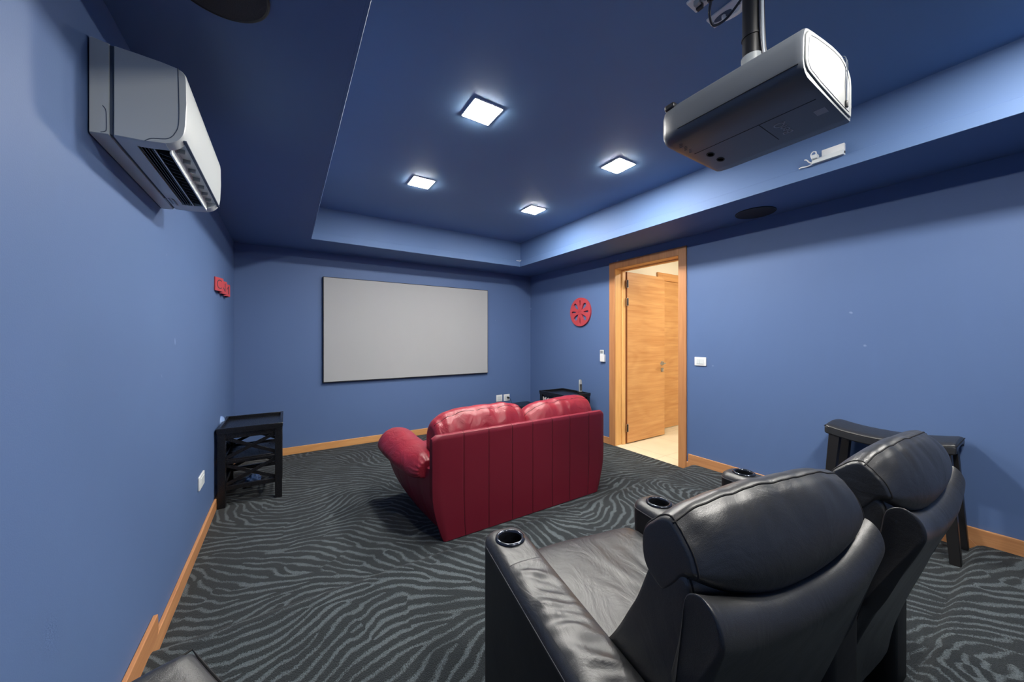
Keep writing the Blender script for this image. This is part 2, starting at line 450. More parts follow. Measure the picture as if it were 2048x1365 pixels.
# baseboards
th = 0.016
struct(obj('baseboard_back', B(XL, XR, YB - th, YB, 0, .083), M['oak'], bevel=0.003))
def board_profile(x, sgn, pts, name):
    bm = extrude_poly(bmesh.new(), [(x, y, z) for y, z in pts], (sgn * th, 0, 0))
    return struct(obj(name, bm, M['oak_y'], bevel=0.003))
board_profile(XL, 1, [(YB - th, 0), (YB - th, .083), (2.03, .083), (1.95, .083), (1.95, 0)], 'baseboard_left')
board_profile(XL + .001, 1, [(2.045, .168), (2.052, .10), (2.01, .05), (1.96, .05), (0.24, .05), (0.24, .168)], 'baseboard_left_step')
board_profile(XL, 1, [(0.29, .216), (0.29, .10), (YR, .10), (YR, .216)], 'baseboard_left_rear')
board_profile(XR, -1, [(YB - th, 0), (YB - th, .083), (3.043, .083), (3.043, 0)], 'baseboard_right')
board_profile(XR, -1, [(2.036, 0), (2.036, .082), (2.018, .082), (1.93, 0.0)], 'baseboard_right_end')
board_profile(XR - .001, -1, [(2.018, .164), (2.018, .075), (1.93, .03), (0.19, .03), (0.298, .162)], 'baseboard_right_step')
board_profile(XR, -1, [(0.30, .21), (0.30, .158), (0.215, .06), (YR, .06), (YR, .21)], 'baseboard_right_rear')

# door casing, lining, leaf
bm = bmesh.new()
box(bm, XR - .016, XR + .002, 2.036, 2.122, 0, 2.27); box(bm, XR - .016, XR + .002, 2.956, 3.043, 0, 2.27)
box(bm, XR - .015, XR + .002, 2.122, 2.956, 2.185, 2.27)
struct(obj('trim_2', bm, M['oak_z'], bevel=0.003))
bm = bmesh.new()
box(bm, XR, XR + .12, 2.956, 2.98, 0, 2.21); box(bm, XR, XR + .12, 2.098, 2.122, 0, 2.21); box(bm, XR, XR + .12, 2.122, 2.956, 2.185, 2.21)
# stops
box(bm, XR + .11, XR + .165, 2.938, 2.98, 0, 2.21); box(bm, XR + .11, XR + .165, 2.098, 2.14, 0, 2.21); box(bm, XR + .11, XR + .165, 2.14, 2.938, 2.17, 2.21)
struct(obj('trim_3', bm, wood('oak_pale_lining', rgb(214, 160, 96), rgb(240, 194, 128), 'Z'), bevel=0.002))
bm = B(3.604, 4.376, 2.925, 2.966, 0.012, 2.165)
d1 = struct(obj('door_1', bm, M['oak_leaf'], bevel=0.002))
obj('leaf_edge', B(3.598, 3.6045, 2.9255, 2.9655, 0.012, 2.165), M['oak_edge'], d1)
for z in (2.013, 1.786, 0.205):
    bm = bmesh.new(); box(bm, 3.585, 3.612, 2.910, 2.9245, z - .05, z + .05)
    h = obj('hinge', bm, M['metal'], d1, bevel=0.002)
    bm = bmesh.new(); cyl(bm, (3.592, 2.909), .009, z - .045, z + .045, 12); obj('hinge_pin', bm, M['dark_metal'], h, smooth='angle')
def lever(xc, z, parent, name, ys, dx):
    bm = bmesh.new()
    box(bm, xc - .026, xc + .026, ys - .008, ys, z - .026, z + .026)
    if name == 'door_handle':
        box(bm, xc - .009, xc + .009, ys - .05, ys - .006, z - .009, z + .009); box(bm, min(xc, xc + dx), max(xc, xc + dx), ys - .056, ys - .042, z - .009, z + .009)
    else:
        box(bm, xc - .012, xc + .012, ys - .012, ys - .006, z - .015, z + .015)
    return obj(name, bm, M['metal'], parent, bevel=0.003)
lever(4.318, .99, d1, 'door_handle', 2.925, -.11); lever(4.318, .90, d1, 'lock_plate', 2.925, 0)

# hall beyond the doorway
HY = 3.14
struct(obj('floor_hall', B(XR + .0005, 7.2, 0.6, HY + .1, -0.08, 0.0), M['tile']))
bm = bmesh.new()
box(bm, XR + .16, 7.2, HY, HY + .12, -0.08, 2.75)
box(bm, 7.1, 7.2, 0.6, HY, -0.08, 2.75); box(bm, XR + .16, 7.2, 0.5, 0.6, -0.08, 2.75)
struct(obj('wall_hall', bm, M['cream']))
struct(obj('ceiling_hall', B(XR + .16, 7.2, 0.5, HY + .12, 2.7, 2.8), M['cream']))
bm = bmesh.new()
box(bm, 4.50, 4.60, HY - .03, HY, 0, 2.285); box(bm, 5.55, 5.65, HY - .03, HY, 0, 2.285); box(bm, 4.60, 5.55, HY - .03, HY, 2.175, 2.285)
struct(obj('trim_4', bm, M['oak'], bevel=0.003))
d2 = struct(obj('door_2', B(4.60, 5.55, HY - .012, HY - .002, 0.01, 2.175), M['oak_leaf'], bevel=0.002))
struct(obj('wall_right_outer', B(XR + .1605, XR + .163, 0.6, 2.0, 0, 2.7), M['cream']))
o = thing('hall_ceiling_light', 'lit square ceiling panel in the hall beyond the doorway', 'ceiling light', (4.7, 1.7, 2.7))
obj('diffuser', B(-.25, .25, -.25, .25, -.016, -.01), M['hall_lamp'], o); obj('frame', B(-.27, .27, -.27, .27, -.01, 0), M['white_plastic'], o)

# ------------------------------------------------------------------ ceiling lights
def downlight(x, y, label):
    o = thing('ceiling_light', label, 'ceiling light', (x, y, ZT), 0, 'square recessed ceiling lights')
    h = .088
    bm = bmesh.new(); t = .006
    box(bm, -h - t, -h, -h - t, h + t, -.008, 0); box(bm, h, h + t, -h - t, h + t, -.008, 0)
    box(bm, -h, h, -h - t, -h, -.008, 0); box(bm, -h, h, h, h + t, -.008, 0)
    obj('frame', bm, M['white_plastic'], o)
    obj('diffuser', B(-h, h, -h, h, -.0105, -.001), M['lamp'], o)
LY = (3.03, 1.89, -0.18)
downlight(1.0, LY[0], 'lit square ceiling light in the left row, nearest the screen wall')
downlight(2.22, LY[0], 'lit square ceiling light in the right row, nearest the screen wall')
downlight(1.0, LY[1], 'lit square ceiling light in the left row, largest and highest in view')
downlight(2.22, LY[1], 'lit square ceiling light in the right row, closest to the projector')
downlight(1.0, LY[2], 'lit square ceiling light in the left row, behind the projector and out of view')
downlight(2.22, LY[2], 'lit square ceiling light in the right row, behind the projector and out of view')

# ceiling speakers
def speaker(x, y, r, label):
    o = thing('ceiling_speaker', label, 'speaker', (x, y, ZS), 0, 'round ceiling speakers in the soffit')
    bm = bmesh.new(); lathe(bm, [(r, 0), (r, -.006), (r - .004, -.008), (r - .008, -.006), (r - .008, 0)], n=64); obj('rim', bm, M['black_plastic'], o, smooth='angle')
    bm = bmesh.new(); cyl(bm, (0, 0), r - .006, -.006, 0, 64); obj('grille', bm, M['grille'], o, smooth='angle')
speaker(-.172, 1.315, .130, 'round dark speaker in the left soffit above the air conditioner')
speaker(3.226, 1.338, .140, 'round dark speaker in the right soffit above the light switch wall')

# ------------------------------------------------------------------ projection screen
o = thing('projection_screen', 'wide white projection screen with thin black frame on the blue end wall', 'screen', (1.479, YB, .106 + .7))
bm = bmesh.new()
W2, zb, zt2 = 1.108, -.002, 1.254
obj('backing', B(-W2 - .004, W2 + .004, -.042, -.002, zb - .004, zt2 + .004), M['black_frame'], o, bevel=0.002)
obj('screen_surface', B(-W2 + .004, W2 - .004, -.0455, -.0425, zb + .006, zt2 - .004), M['screen'], o)

# ------------------------------------------------------------------ wall plates
def plate(name, label, cat, face, a, b, z0, z1, rockers, pos, socket=False):
    """face: 'R','L','B' wall; a,b along-wall extent"""
    c = ((a + b) / 2, (z0 + z1) / 2); w = (b - a); h = z1 - z0
    loc, rz = {'R': ((XR, c[0], c[1]), PI / 2 * 3), 'L': ((XL, c[0], c[1]), PI / 2), 'B': ((c[0], YB, c[1]), 0)}[face]
    # local: x along wall, -y into room
    if face == 'R': rz = -PI / 2
    o = thing(name, label, cat, loc, rz)
    obj('cover_plate', B(-w / 2, w / 2, -.010, 0, -h / 2, h / 2), M['white_plastic'], o, bevel=0.003)
    for k in range(rockers):
        rw = (w * .62) / rockers
        x0 = -w * .31 + k * rw
        obj('socket_insert' if socket else 'rocker', B(x0 + .001, x0 + rw - .001, -.0135, -.008, -h * .29, h * .29), M['offwhite'], o, bevel=0.002)
    return o
plate('light_switch', 'white double light switch beside the doorway on the right wall', 'switch', 'R', 1.839, 1.953, 1.059, 1.143, 2, None)
plate('light_switch', 'white wall switch low on the left wall before the black table', 'switch', 'L', 2.93, 3.09, .36, .445, 1, None)
plate('wall_outlet', 'left white square outlet low on the screen wall without a plug', 'outlet', 'B', 2.760, 2.866, .338, .442, 1, None, True)
po = plate('wall_outlet', 'right white square outlet low on the screen wall with a black plug', 'outlet', 'B', 2.896, 3.004, .338, .440, 1, None, True)
bm = bmesh.new(); cyl(bm, (0, 0), .016, 0, .03, 16)
for v in bm.verts: v.co = Vector((2.965 + v.co.x, YB - .012 - v.co.z, .39 + v.co.y))
k = obj('power_cord', bm, M['black_plastic'], None, smooth='angle'); tag(k, 'black plug and cord hanging from the right outlet behind the red loveseat', 'cord')
bm = bmesh.new(); tube(bm, smooth_path([(2.965, YB - .04, .39), (2.975, YB - .07, .375), (3.01, YB - .06, .30), (3.04, YB - .06, .15), (3.06, YB - .08, .012), (3.09, YB - .15, .008)]), .004)
obj('cord', bm, M['black_plastic'], k, smooth=True)

# remote in its wall holder
o = thing('wall_remote_holder', 'white remote control in a wall holder left of the doorway', 'remote holder', (XR, 3.158, 1.03), -PI / 2)
obj('holder', B(-.030, .044, -.028, 0, 0, .092), M['white_plastic'], o, bevel=0.004)
r_ = obj('remote', B(-.034, .024, -.023, -.006, .03, .152), M['offwhite'], o, bevel=0.004)
obj('display', B(-.026, .016, -.0238, -.0225, .106, .142), M['grey_plastic'], r_)

# ------------------------------------------------------------------ film reel on the right wall
def egg(cx, cy, ang, L, Wd, n=24):
    """drop shape pointing to the hub"""
    out = []
    for k in range(n):
        t = 2 * PI * k / n
        u = math.cos(t); v = math.sin(t)
        w = Wd * (0.62 + 0.38 * u)
        p = (u * L, v * w)
        out.append((cx + p[0] * math.cos(ang) - p[1] * math.sin(ang), cy + p[0] * math.sin(ang) + p[1] * math.cos(ang)))
    return out
R = .196
loops = [[(R * math.cos(2 * PI * k / 72), R * math.sin(2 * PI * k / 72)) for k in range(72)]]
for q in range(4):
    a = PI / 4 + q * PI / 2; loops.append(egg(.102 * math.cos(a), .102 * math.sin(a), a, .058, .044))
    a = q * PI / 2; loops.append(egg(.115 * math.cos(a), .115 * math.sin(a), a, .048, .021))
for q in range(8):
    a = q * PI / 4; loops.append([(.030 * math.cos(a) + .005 * math.cos(t * PI / 4), .030 * math.sin(a) + .005 * math.sin(t * PI / 4)) for t in range(8)])
loops.append([(.006 * math.cos(t * PI / 5), .006 * math.sin(t * PI / 5)) for t in range(10)])
reel = flat_shape('film_reel', loops, .012, M['red_wood'], basis((0, -1, 0), (0, 0, 1), (XR - .013, 3.555, 1.692)), None, .001)
tag(reel, 'red film reel wall ornament with cut-out holes beside the doorway', 'wall ornament')

# ------------------------------------------------------------------ folded letter sign on the left wall
o = thing('cinema_sign', 'red zigzag letter sign on the left wall near the screen', 'wall sign', (XL, 3.525, 1.70))
for k, ch in enumerate('CINEMA'):
    y0 = .1 * k; dep = .041
    a = Vector((.004 if k % 2 == 0 else dep, y0, 0)); b2 = Vector((dep if k % 2 == 0 else .004, y0 + .1, 0))
    ux = (b2 - a).normalized(); w = (b2 - a).length
    m4 = basis(ux, (0, 0, 1), (a + b2) / 2 + Vector((0, 0, .0535)))
    bm = box(bmesh.new(), -w / 2, w / 2, -.0525, .0525, -.004, .004)
    bmesh.ops.transform(bm, matrix=m4, verts=bm.verts)
    tl = obj('letter_tile', bm, M['red_wood'], o)
    m5 = m4 @ Matrix.Translation((0, -.003, .0042))
    t_ = text_obj('letter', ch, .105, .0006, plain('dark_letter_%d' % k, rgb(70, 50, 60), .6), m5, tl, bold=-.001)

# ------------------------------------------------------------------ air conditioner (left wall)
ac = thing('air_conditioner', 'white split air conditioner mounted high on the left wall', 'air conditioner', (XL, 1.469, 1.903))
LEN = .692
def ac_loft(prof, y0, y1, rnd=0.0, n=6):
    bm = bmesh.new(); rings = []
    cx = sum(p[0] for p in prof) / len(prof); cz = sum(p[1] for p in prof) / len(prof)
    ys = [y0, y0 + .004, y0 + .012, y1 - .012, y1 - .004, y1]; sc = [.975, .993, 1, 1, .993, .975]
    for y, s in zip(ys, sc): rings.append([(cx + (p[0] - cx) * s, y, cz + (p[1] - cz) * s) for p in prof])
    return loft(bm, rings)
obj('back_chassis', ac_loft([(0.004, .0), (.042, .004), (.042, .269), (.004, .275)], 0, LEN), M['ac_white'], ac, smooth='angle')
obj('shadow_gap', B(.038, .056, .006, LEN - .006, .010, .266), M['grey_line'], ac)  # strip between chassis and casing, the shadow line put into its colour
obj('mounting_plate', B(0, .006, .02, LEN - .02, .02, .255), M['black_plastic'], ac)
fp = [(.050, .006), (.11, .008), (.16, .014)]
for k in range(1, 8):
    a = -PI / 2 + k / 8 * PI / 2
    fp.append((.150 + .053 * math.cos(a), .070 + .056 * math.sin(a)))
fp += [(.205, .08), (.208, .15), (.207, .225), (.205, .243), (.198, .252), (.186, .258), (.15, .263), (.10, .266), (.050, .268)]
body = obj('front_casing', ac_loft(fp, 0, LEN), M['ac_white'], ac, smooth='angle')
cut = obj('cutter', B(.088, .162, .045, LEN - .09, -.02, .035), None, ac)
cut2 = obj('cutter', B(.160, .196, .045, LEN - .06, -.02, .052), None, ac)
bool_cut(body, [cut, cut2])
vent = obj('air_outlet', B(.087, .163, .044, LEN - .089, .030, .036), M['dark_void'], ac)
for k in range(5):
    x = .094 + k * .008; obj('louver', B(x, x + .0015, .046, LEN - .092, .009, .03), M['black_plastic'], vent)
obj('louver', B(.1235, .127, .046, LEN - .092, .007, .03), M['offwhite'], vent)
for k in range(14):
    y = .07 + k * .037; bm = bmesh.new(); bar(bm, (.13, y, .018), (.155, y + .018, .018), .002, .018); obj('vane', bm, M['black_plastic'], vent)
flap = obj('flap', B(.160, .165, .046, LEN - .062, .004, .05), M['offwhite'], ac, bevel=0.001)
lin_ = obj('outlet_liner', B(.163, .197, .044, LEN - .06, .044, .053), M['offwhite'], ac)
for k in range(7):
    y = .09 + k * .08; obj('rib', B(.168, .188, y, y + .003, .030, .046), M['grey_plastic'], lin_)
# front panel seams on the near end and the lower front slot
bm = bmesh.new(); tube(bm, smooth_path([(.188, -.0005, .257), (.190, -.0008, .18), (.190, -.0008, .09), (.182, -.0008, .055), (.165, -.0005, .032), (.13, -.0003, .022), (.115, -.0002, .010)]), .0012, 6); obj('seam', bm, M['grey_line'], ac)
bm = bmesh.new(); tube(bm, smooth_path([(.030, -.0003, .085), (.036, -.0003, .075), (.0375, -.0003, .055), (.0375, -.0003, .02), (.034, -.0003, .012), (.026, -.0003, .008)]), .0009, 6); obj('seam', bm, M['grey_line'], ac)
obj('panel_slot', B(.196, .2045, .02, LEN - .02, .0415, .0455), M['grey_line'], ac)
bm = bmesh.new()
for k in range(4): box(bm, .030 + .012 * k, .036 + .012 * k, LEN - .16, LEN - .09 + .01 * (k % 2), .0035, .0046)
obj('rating_label', bm, M['grey_plastic'], ac)

# ------------------------------------------------------------------ projector on a ceiling pole
pj = thing('projector', 'large dark grey projector hanging upside down on a ceiling pole', 'projector', (1.45, .613, 2.075))
hx = .212
def pj_ring(y, grow=0.0):
    # x,z relative to base centre, arched top, rounded lower edges
    pts = [(-.222, .10), (-.224, .04), (-.220, .022), (-.208, .008), (-.19, .001), (-.10, 0), (.05, 0), (.15, .0), (.196, .001), (.200, .004),
           (.203, .05), (.203, .12), (.198, .150), (.172, .172), (.14, .186), (.09, .193), (.02, .186), (-.06, .172), (-.14, .156), (-.188, .145), (-.203, .139), (-.213, .128)]
    return [(p[0], y, p[1]) for p in pts]
y0, y1 = -.223, .225
bm = bmesh.new(); rings = []
for y, s in ((y0, .985), (y0 + .006, 1), (y0 + .02, 1), (0, 1), (y1 - .06, 1), (y1 - .02, .985), (y1 - .005, .95), (y1, .90)):
    r = pj_ring(y); c = (-.01, .085); rings.append([(c[0] + (p[0] - c[0]) * s, y, c[1] + (p[2] - c[1]) * s) for p in r])
loft(bm, rings)
pjb = obj('body', bm, M['proj'], pj, smooth='angle')
rp = [(-.205, .118), (-.211, .045), (-.205, .030), (-.19, .020), (-.10, .014), (.05, .012), (.15, .012), (.190, .014), (.194, .05), (.194, .12), (.188, .146), (.165, .164), (.13, .178), (.09, .184), (.02, .178), (-.06, .164), (-.14, .148), (-.190, .134)]
bm = bmesh.new(); extrude_poly(bm, [(x, y0 - .004, z) for x, z in rp], (0, .006, 0)); rpn = obj('rear_panel', bm, M['proj_rear'], pj, bevel=0.002)
inner = [(x * .90 - .004, z * .86 + .012) for x, z in rp]
bm = bmesh.new(); tube(bm, [(x, y0 - .0045, z) for x, z in inner], .0009, 6, closed=True); obj('panel_seam', bm, M['grey_plastic'], rpn)
# side seam, underside seams
bm = bmesh.new(); tube(bm, [(-.2236, y0 + .01, .033), (-.2236, y1 - .07, .033)], .0011, 6); obj('seam', bm, M['dark_void'], pjb)
obj('seam', B(-.056, -.053, y0 + .02, y1 - .04, -.0006, .001), M['dark_void'], pjb)
obj('seam', B(-.053, .11, -.0455, -.0435, -.0006, .001), M['dark_void'], pjb)
for x, y in ((.003, .152), (.078, .150)):
    bm = bmesh.new(); lathe(bm, [(.0001, 0), (.012, 0), (.014, -.002), (.017, -.0022), (.018, .0005), (.0001, .001)], n=24)
    for v in bm.verts: v.co.x *= 1.15; v.co.y *= .75
    bmesh.ops.translate(bm, vec=(x, y, 0), verts=bm.verts); obj('adjuster', bm, M['dark_void'], pjb, smooth='angle')
text_obj('brand_lettering', 'BenQ', .044, .0003, M['mark'], basis((-1, 0, 0), (0, 1, 0), (.04, -.085, -.0006)), pjb)
obj('sticker', B(.015, .055, -.205, -.175, -.0007, .001), M['mark'], pjb)
bm = bmesh.new()
for k in range(9): box(bm, -.17 + .011 * k, -.164 + .011 * k, .17 + .006 * (k % 3), .18 + .006 * (k % 3), -.0004, .001)
obj('faint_print', bm, plain('faint_print', rgb(84, 86, 92), .5), pjb)
bm = bmesh.new(); lathe(bm, [(.03, 0), (.045, 0), (.05, .02), (.045, .03), (.03, .03)], n=24)
for v in bm.verts: v.co = Vector((-.12 + v.co.x, y1 - .02 + v.co.z, .09 + v.co.y))
obj('lens_ring', bm, M['black_plastic'], pjb, smooth='angle')
bm = bmesh.new(); box(bm, -.215, -.17, y1 - .05, y1 - .01, .13, .152); obj('focus_lever', bm, M['black_plastic'], pjb, bevel=0.006)
# cord with a small hook over the rear panel
bm = bmesh.new()
yb = y0 - .0065
tube(bm, smooth_path([(.115, y0 + .02, .193), (.117, yb - .001, .188), (.122, yb, .12), (.130, yb, .046)]), .0013, 6)
tube(bm, smooth_path([(.125, y0 + .02, .19), (.128, yb - .001, .184), (.136, yb, .12), (.132, yb, .046)]), .0013, 6)
cd = obj('hanging_cord', bm, M['grey_line'], pj)
obj('hook', B(.124, .138, yb - .004, yb + .002, .026, .048), M['black_plastic'], cd, bevel=0.002)
# pole with clamps and cables
bm = bmesh.new(); tube(bm, [(0, 0, .182), (0, 0, .25), (0, 0, ZT - 2.075)], [.032, .030, .030], 24); pole = obj('pole', bm, M['black_plastic'], pj, smooth='angle')
bm = bmesh.new(); lathe(bm, [(.028, .25), (.034, .25), (.034, .29), (.028, .29)], n=24); obj('collar', bm, M['grey_plastic'], pole, smooth='angle')
bm = bmesh.new(); lathe(bm, [(.0, .60), (.058, .60), (.06, .63), (.0, .63)], n=32); obj('ceiling_flange', bm, M['black_plastic'], pole, smooth='angle')
for z in (.262, .315, .40):
    bm = bmesh.new()
    box(bm, .02, .048, -.010, .010, z - .008, z + .008); obj('clamp_screw', bm, M['dark_metal'], pole, bevel=0.003)
for z in (.268, .36):
    bm = bmesh.new(); lathe(bm, [(.029, z), (.033, z), (.033, z + .006), (.029, z + .006)], n=24); obj('cable_tie', bm, M['black_plastic'], pole, smooth='angle')
cw = plain('grey_cable', rgb(150, 158, 168), .4); cb = plain('dark_cable', rgb(30, 34, 48), .4)
bm = bmesh.new(); tube(bm, smooth_path([(-.004, -.034, .60), (-.006, -.036, .40), (.002, -.036, .30), (.022, -.04, .235), (.05, -.045, .19)]), .006); obj('cable', bm, cw, pole, smooth=True)
bm = bmesh.new(); tube(bm, smooth_path([(.010, -.033, .60), (.008, -.036, .42), (.018, -.036, .32), (.034, -.04, .25), (.07, -.045, .188)]), .004); obj('cable', bm, cb, pole, smooth=True)
bm = bmesh.new(); tube(bm, smooth_path([(-.014, -.03, .60), (-.016, -.033, .38), (.0, -.036, .27), (.016, -.05, .185)]), .0035); obj('cable', bm, cb, pole, smooth=True)

# plates on the tray ceiling in front of the pole
o = thing('cable_plate', 'white ceiling cable plate with an oval slot beside the projector pole', 'cable plate', (1.56, .755, ZT))
pl_ = obj('cover_plate', B(-.034, .034, -.065, .067, -.008, 0), M['white_plastic'], o, bevel=0.002)
bm = bmesh.new(); cyl(bm, (0, .015), .022, -.0095, -.004, 24)
for v in bm.verts: v.co.y = .015 + (v.co.y - .015) * 1.6; v.co.x *= .7
obj('slot', bm, M['grey_line'], o)
for y in (-.05, .055):
    bm = bmesh.new(); cyl(bm, (0, y), .004, -.0095, -.004, 10); obj('screw', bm, M['grey_plastic'], o)
bm = bmesh.new(); tube(bm, smooth_path([(0, .012, -.006), (.0, .004, -.03), (-.012, -.06, -.05), (-.035, -.085, -.045), (-.05, -.10, -.03)]), .008); obj('cable', bm, M['white_plastic'], o, smooth=True)
o = thing('ceiling_socket', 'white ceiling socket plate farther left with dark cables plugged in', 'socket', (1.415, .755, ZT))
obj('cover_plate', B(-.036, .036, -.07, .069, -.010, 0), M['white_plastic'], o, bevel=0.002)
for x, y in ((-.014, .035), (.012, .04), (-.012, .0), (.013, -.005), (0, -.035)):
    obj('plug', B(x - .009, x + .009, y - .012, y + .012, -.028, -.008), M['grey_plastic'] if x < 0 else M['black_plastic'], o, bevel=0.002)
bm = bmesh.new(); tube(bm, smooth_path([(.013, -.005, -.028), (.03, .01, -.06), (.07, .015, -.085), (.10, -.02, -.07), (.09, -.08, -.045), (.06, -.13, -.03)]), .005); obj('cable', bm, cb, o, smooth=True)

# plate on the right fascia with an adapter
o = thing('fascia_socket', 'white socket box with plugged adapter on the right ceiling fascia', 'socket', (TX1 - .0145, .75, 2.43), -PI / 2)
# local x = -Y world, -y into the room
obj('cover_plate', B(-.05, .056, -.006, .0145, .012, .074), M['white_plastic'], o, bevel=0.001)
obj('lower_box', B(-.095, .056, -.022, .0145, .002, .030), M['offwhite'], o, bevel=0.002)
ad = obj('adapter', B(-.092, -.062, -.04, -.004, .026, .052), M['offwhite'], o, bevel=0.004)
bm = bmesh.new(); tube(bm, smooth_path([(-.090, -.03, .03), (-.096, -.03, .055), (-.088, -.03, .072), (-.072, -.03, .068), (-.07, -.03, .05)]), .0035); obj('cord_loop', bm, M['white_plastic'], ad, smooth=True)
bm = bmesh.new(); tube(bm, smooth_path([(-.095, -.02, .008), (-.108, -.022, .02), (-.118, -.026, .036), (-.13, -.026, .042)]), .0035)
tube(bm, smooth_path([(-.09, -.012, .006), (-.12, -.012, -.0), (-.15, -.010, .006), (-.165, -.006, .004)]), .004); obj('cord', bm, M['white_plastic'], o, smooth=True)
# loose tape end in the far tray corner
bm = bmesh.new(); tube(bm, smooth_path([(TX1 - .09, TY1 - .03, LZ + .005), (TX1 - .05, TY1 - .03, LZ + .004), (TX1 - .022, TY1 - .03, LZ + .006), (TX1 - .016, TY1 - .04, LZ + .02)]), .004)
tag(obj('cord_end', bm, M['white_plastic'], None, smooth=True), 'short loose white cord in the far corner of the ceiling tray', 'cord')

# ------------------------------------------------------------------ black side tables
def side_table(label, loc, w=.43, d=.53, open_side=False):
    t = thing('side_table', label, 'side table', loc, 0, 'black cross-braced side tables')
    h = .578; lw = .05
    for x in (0, w - lw):
        for y in (0, d - lw): obj('leg', B(x, x + lw, y, y + lw, 0, h), M['black_wood'], t, bevel=0.003)
    # tray top: slab with raised rim
    tp = obj('tray_top', B(-.004, w + .004, -.004, d + .004, h, h + .022), M['black_wood'], t, bevel=0.003)
    bm = bmesh.new(); r = .016
    box(bm, -.006, w + .006, -.006, r, h + .018, h + .046); box(bm, -.006, w + .006, d - r, d + .006, h + .018, h + .046)
    box(bm, -.006, r, r, d - r, h + .018, h + .046); box(bm, w - r, w + .006, r, d - r, h + .018, h + .046)
    obj('rim', bm, M['black_wood'], tp, bevel=0.002)
    obj('shelf', B(.01, w - .01, .01, d - .01, .345, .362), M['black_wood'], t, bevel=0.002)
    # rails and crosses on all four sides
    for ax in ('x', 'y'):
        for s in (0, 1):
            L = w if ax == 'x' else d
            q = lw / 2 if s == 0 else ((d if ax == 'x' else w) - lw / 2)
            P = (lambda u, z: (u, q, z)) if ax == 'x' else (lambda u, z: (q, u, z))
            for z0, z1 in ((.535, .578), (.335, .375), (.13, .165)):
                obj('rail', bar(bmesh.new(), P(lw - .002, (z0 + z1) / 2), P(L - lw + .002, (z0 + z1) / 2), .022, z1 - z0), M['black_wood'], t, bevel=0.002)
            if ax == 'y' and s == 0 and open_side: continue
            for z0, z1 in ((.375, .545), (.165, .335)):
                for fl, off in ((0, -.0045), (1, .0045)):
                    a, b3 = (z0 + .008, z1 - .008) if not fl else (z1 - .008, z0 + .008)
                    bm = bmesh.new()
                    A = Vector(P(lw - .004, a)); Bv = Vector(P(L - lw + .004, b3))
                    nrm = Vector((0, 1, 0)) if ax == 'x' else Vector((1, 0, 0))
                    bar(bm, A + nrm * off, Bv + nrm * off, .009, .026); obj('brace', bm, M['black_wood'], t, bevel=0.0015)
    return t
side_table('black cross-braced side table in the left corner by the screen wall', (-.449, 3.515, 0), .42, .53)
side_table('black cross-braced side table in the right corner holding disc cases', (2.892, 3.27, 0), .41, .53, True)
# disc cases on the right table's shelf
cols = ['case_pale', 'case_warm', 'case_pale', 'case_pale', 'case_dark', 'case_pale', 'case_warm', 'case_pale', 'case_dark', 'case_pale', 'case_pale', 'case_dark', 'case_warm', 'case_pale', 'case_pale']
yy = 3.74
for i, c in enumerate(cols):
    tk = .014 + .003 * (i % 3)
    hh = .186 - .008 * ((i * 7) % 3)
    b_ = obj('disc_case', B(2.900, 3.035, yy - tk, yy - .001, .362, .362 + hh), M[c], None, bevel=0.001)
    tag(b_, 'thin upright disc case in the row on the right side table shelf', 'disc case', 'disc cases on the right side table')
    yy -= tk
# handset standing on the right table
o = thing('handset', 'grey handset with buttons standing in a black cradle on the right table', 'handset', (3.235, 3.375, .601), math.radians(-20))
obj('cradle', B(-.033, .033, -.03, .03, 0, .036), M['black_plastic'], o, bevel=0.008)
bm = bmesh.new(); rings = []
for z, w, d, yo in ((.02, .021, .012, 0), (.08, .022, .012, .002), (.14, .022, .012, .006), (.18, .019, .011, .010), (.188, .012, .008, .011)):
    rings.append([(w * math.copysign(abs(math.cos(a)) ** .6, math.cos(a)), yo + d * math.copysign(abs(math.sin(a)) ** .6, math.sin(a)), z) for a in [2 * PI * k / 20 for k in range(20)]])
loft(bm, rings); hb = obj('body', bm, M['grey_plastic'], o, smooth='angle')
for r in range(6):
    for c in range(3): obj('button', B(-.014 + c * .010, -.008 + c * .010, -.0155, -.008, .052 + r * .014, .060 + r * .014), M['black_plastic'], hb)
# subwoofer behind the loveseat
o = thing('subwoofer', 'black box subwoofer on the floor behind the loveseat near the outlets', 'subwoofer', (3.08, 4.43, 0))
obj('cabinet', B(-.17, .17, -.17, .17, .02, .325), M['black_wood'], o, bevel=0.006)
bm = bmesh.new(); cyl(bm, (0, 0), .115, 0, .01, 32)
for v in bm.verts: v.co = Vector((v.co.x, -.17 - v.co.z, .17 + v.co.y))
obj('driver_grille', bm, M['grille'], o, smooth='angle')
for x in (-.14, .14):
    for y in (-.14, .14):
        bm = bmesh.new(); cyl(bm, (x, y), .018, 0, .022, 12); obj('foot', bm, M['black_plastic'], o)
# crumpled blue bag under the left table
bm = bmesh.new(); bmesh.ops.create_icosphere(bm, subdivisions=4, radius=.055)
for v in bm.verts:
    n = v.co.normalized(); k = 1 + .35 * nz(n.x * 2.2, n.y * 2.2, n.z * 2.2) + .16 * nz(n.x * 6, n.y * 6, n.z * 6)
    v.co = n * .055 * k
    v.co.z = max(v.co.z * .9, -.034)
bmesh.ops.translate(bm, vec=(-.255, 3.98, .034), verts=bm.verts)
tag(obj('plastic_bag', bm, M['blue_bag'], None, smooth=True), 'crumpled blue plastic bag on the carpet beneath the left side table', 'bag')
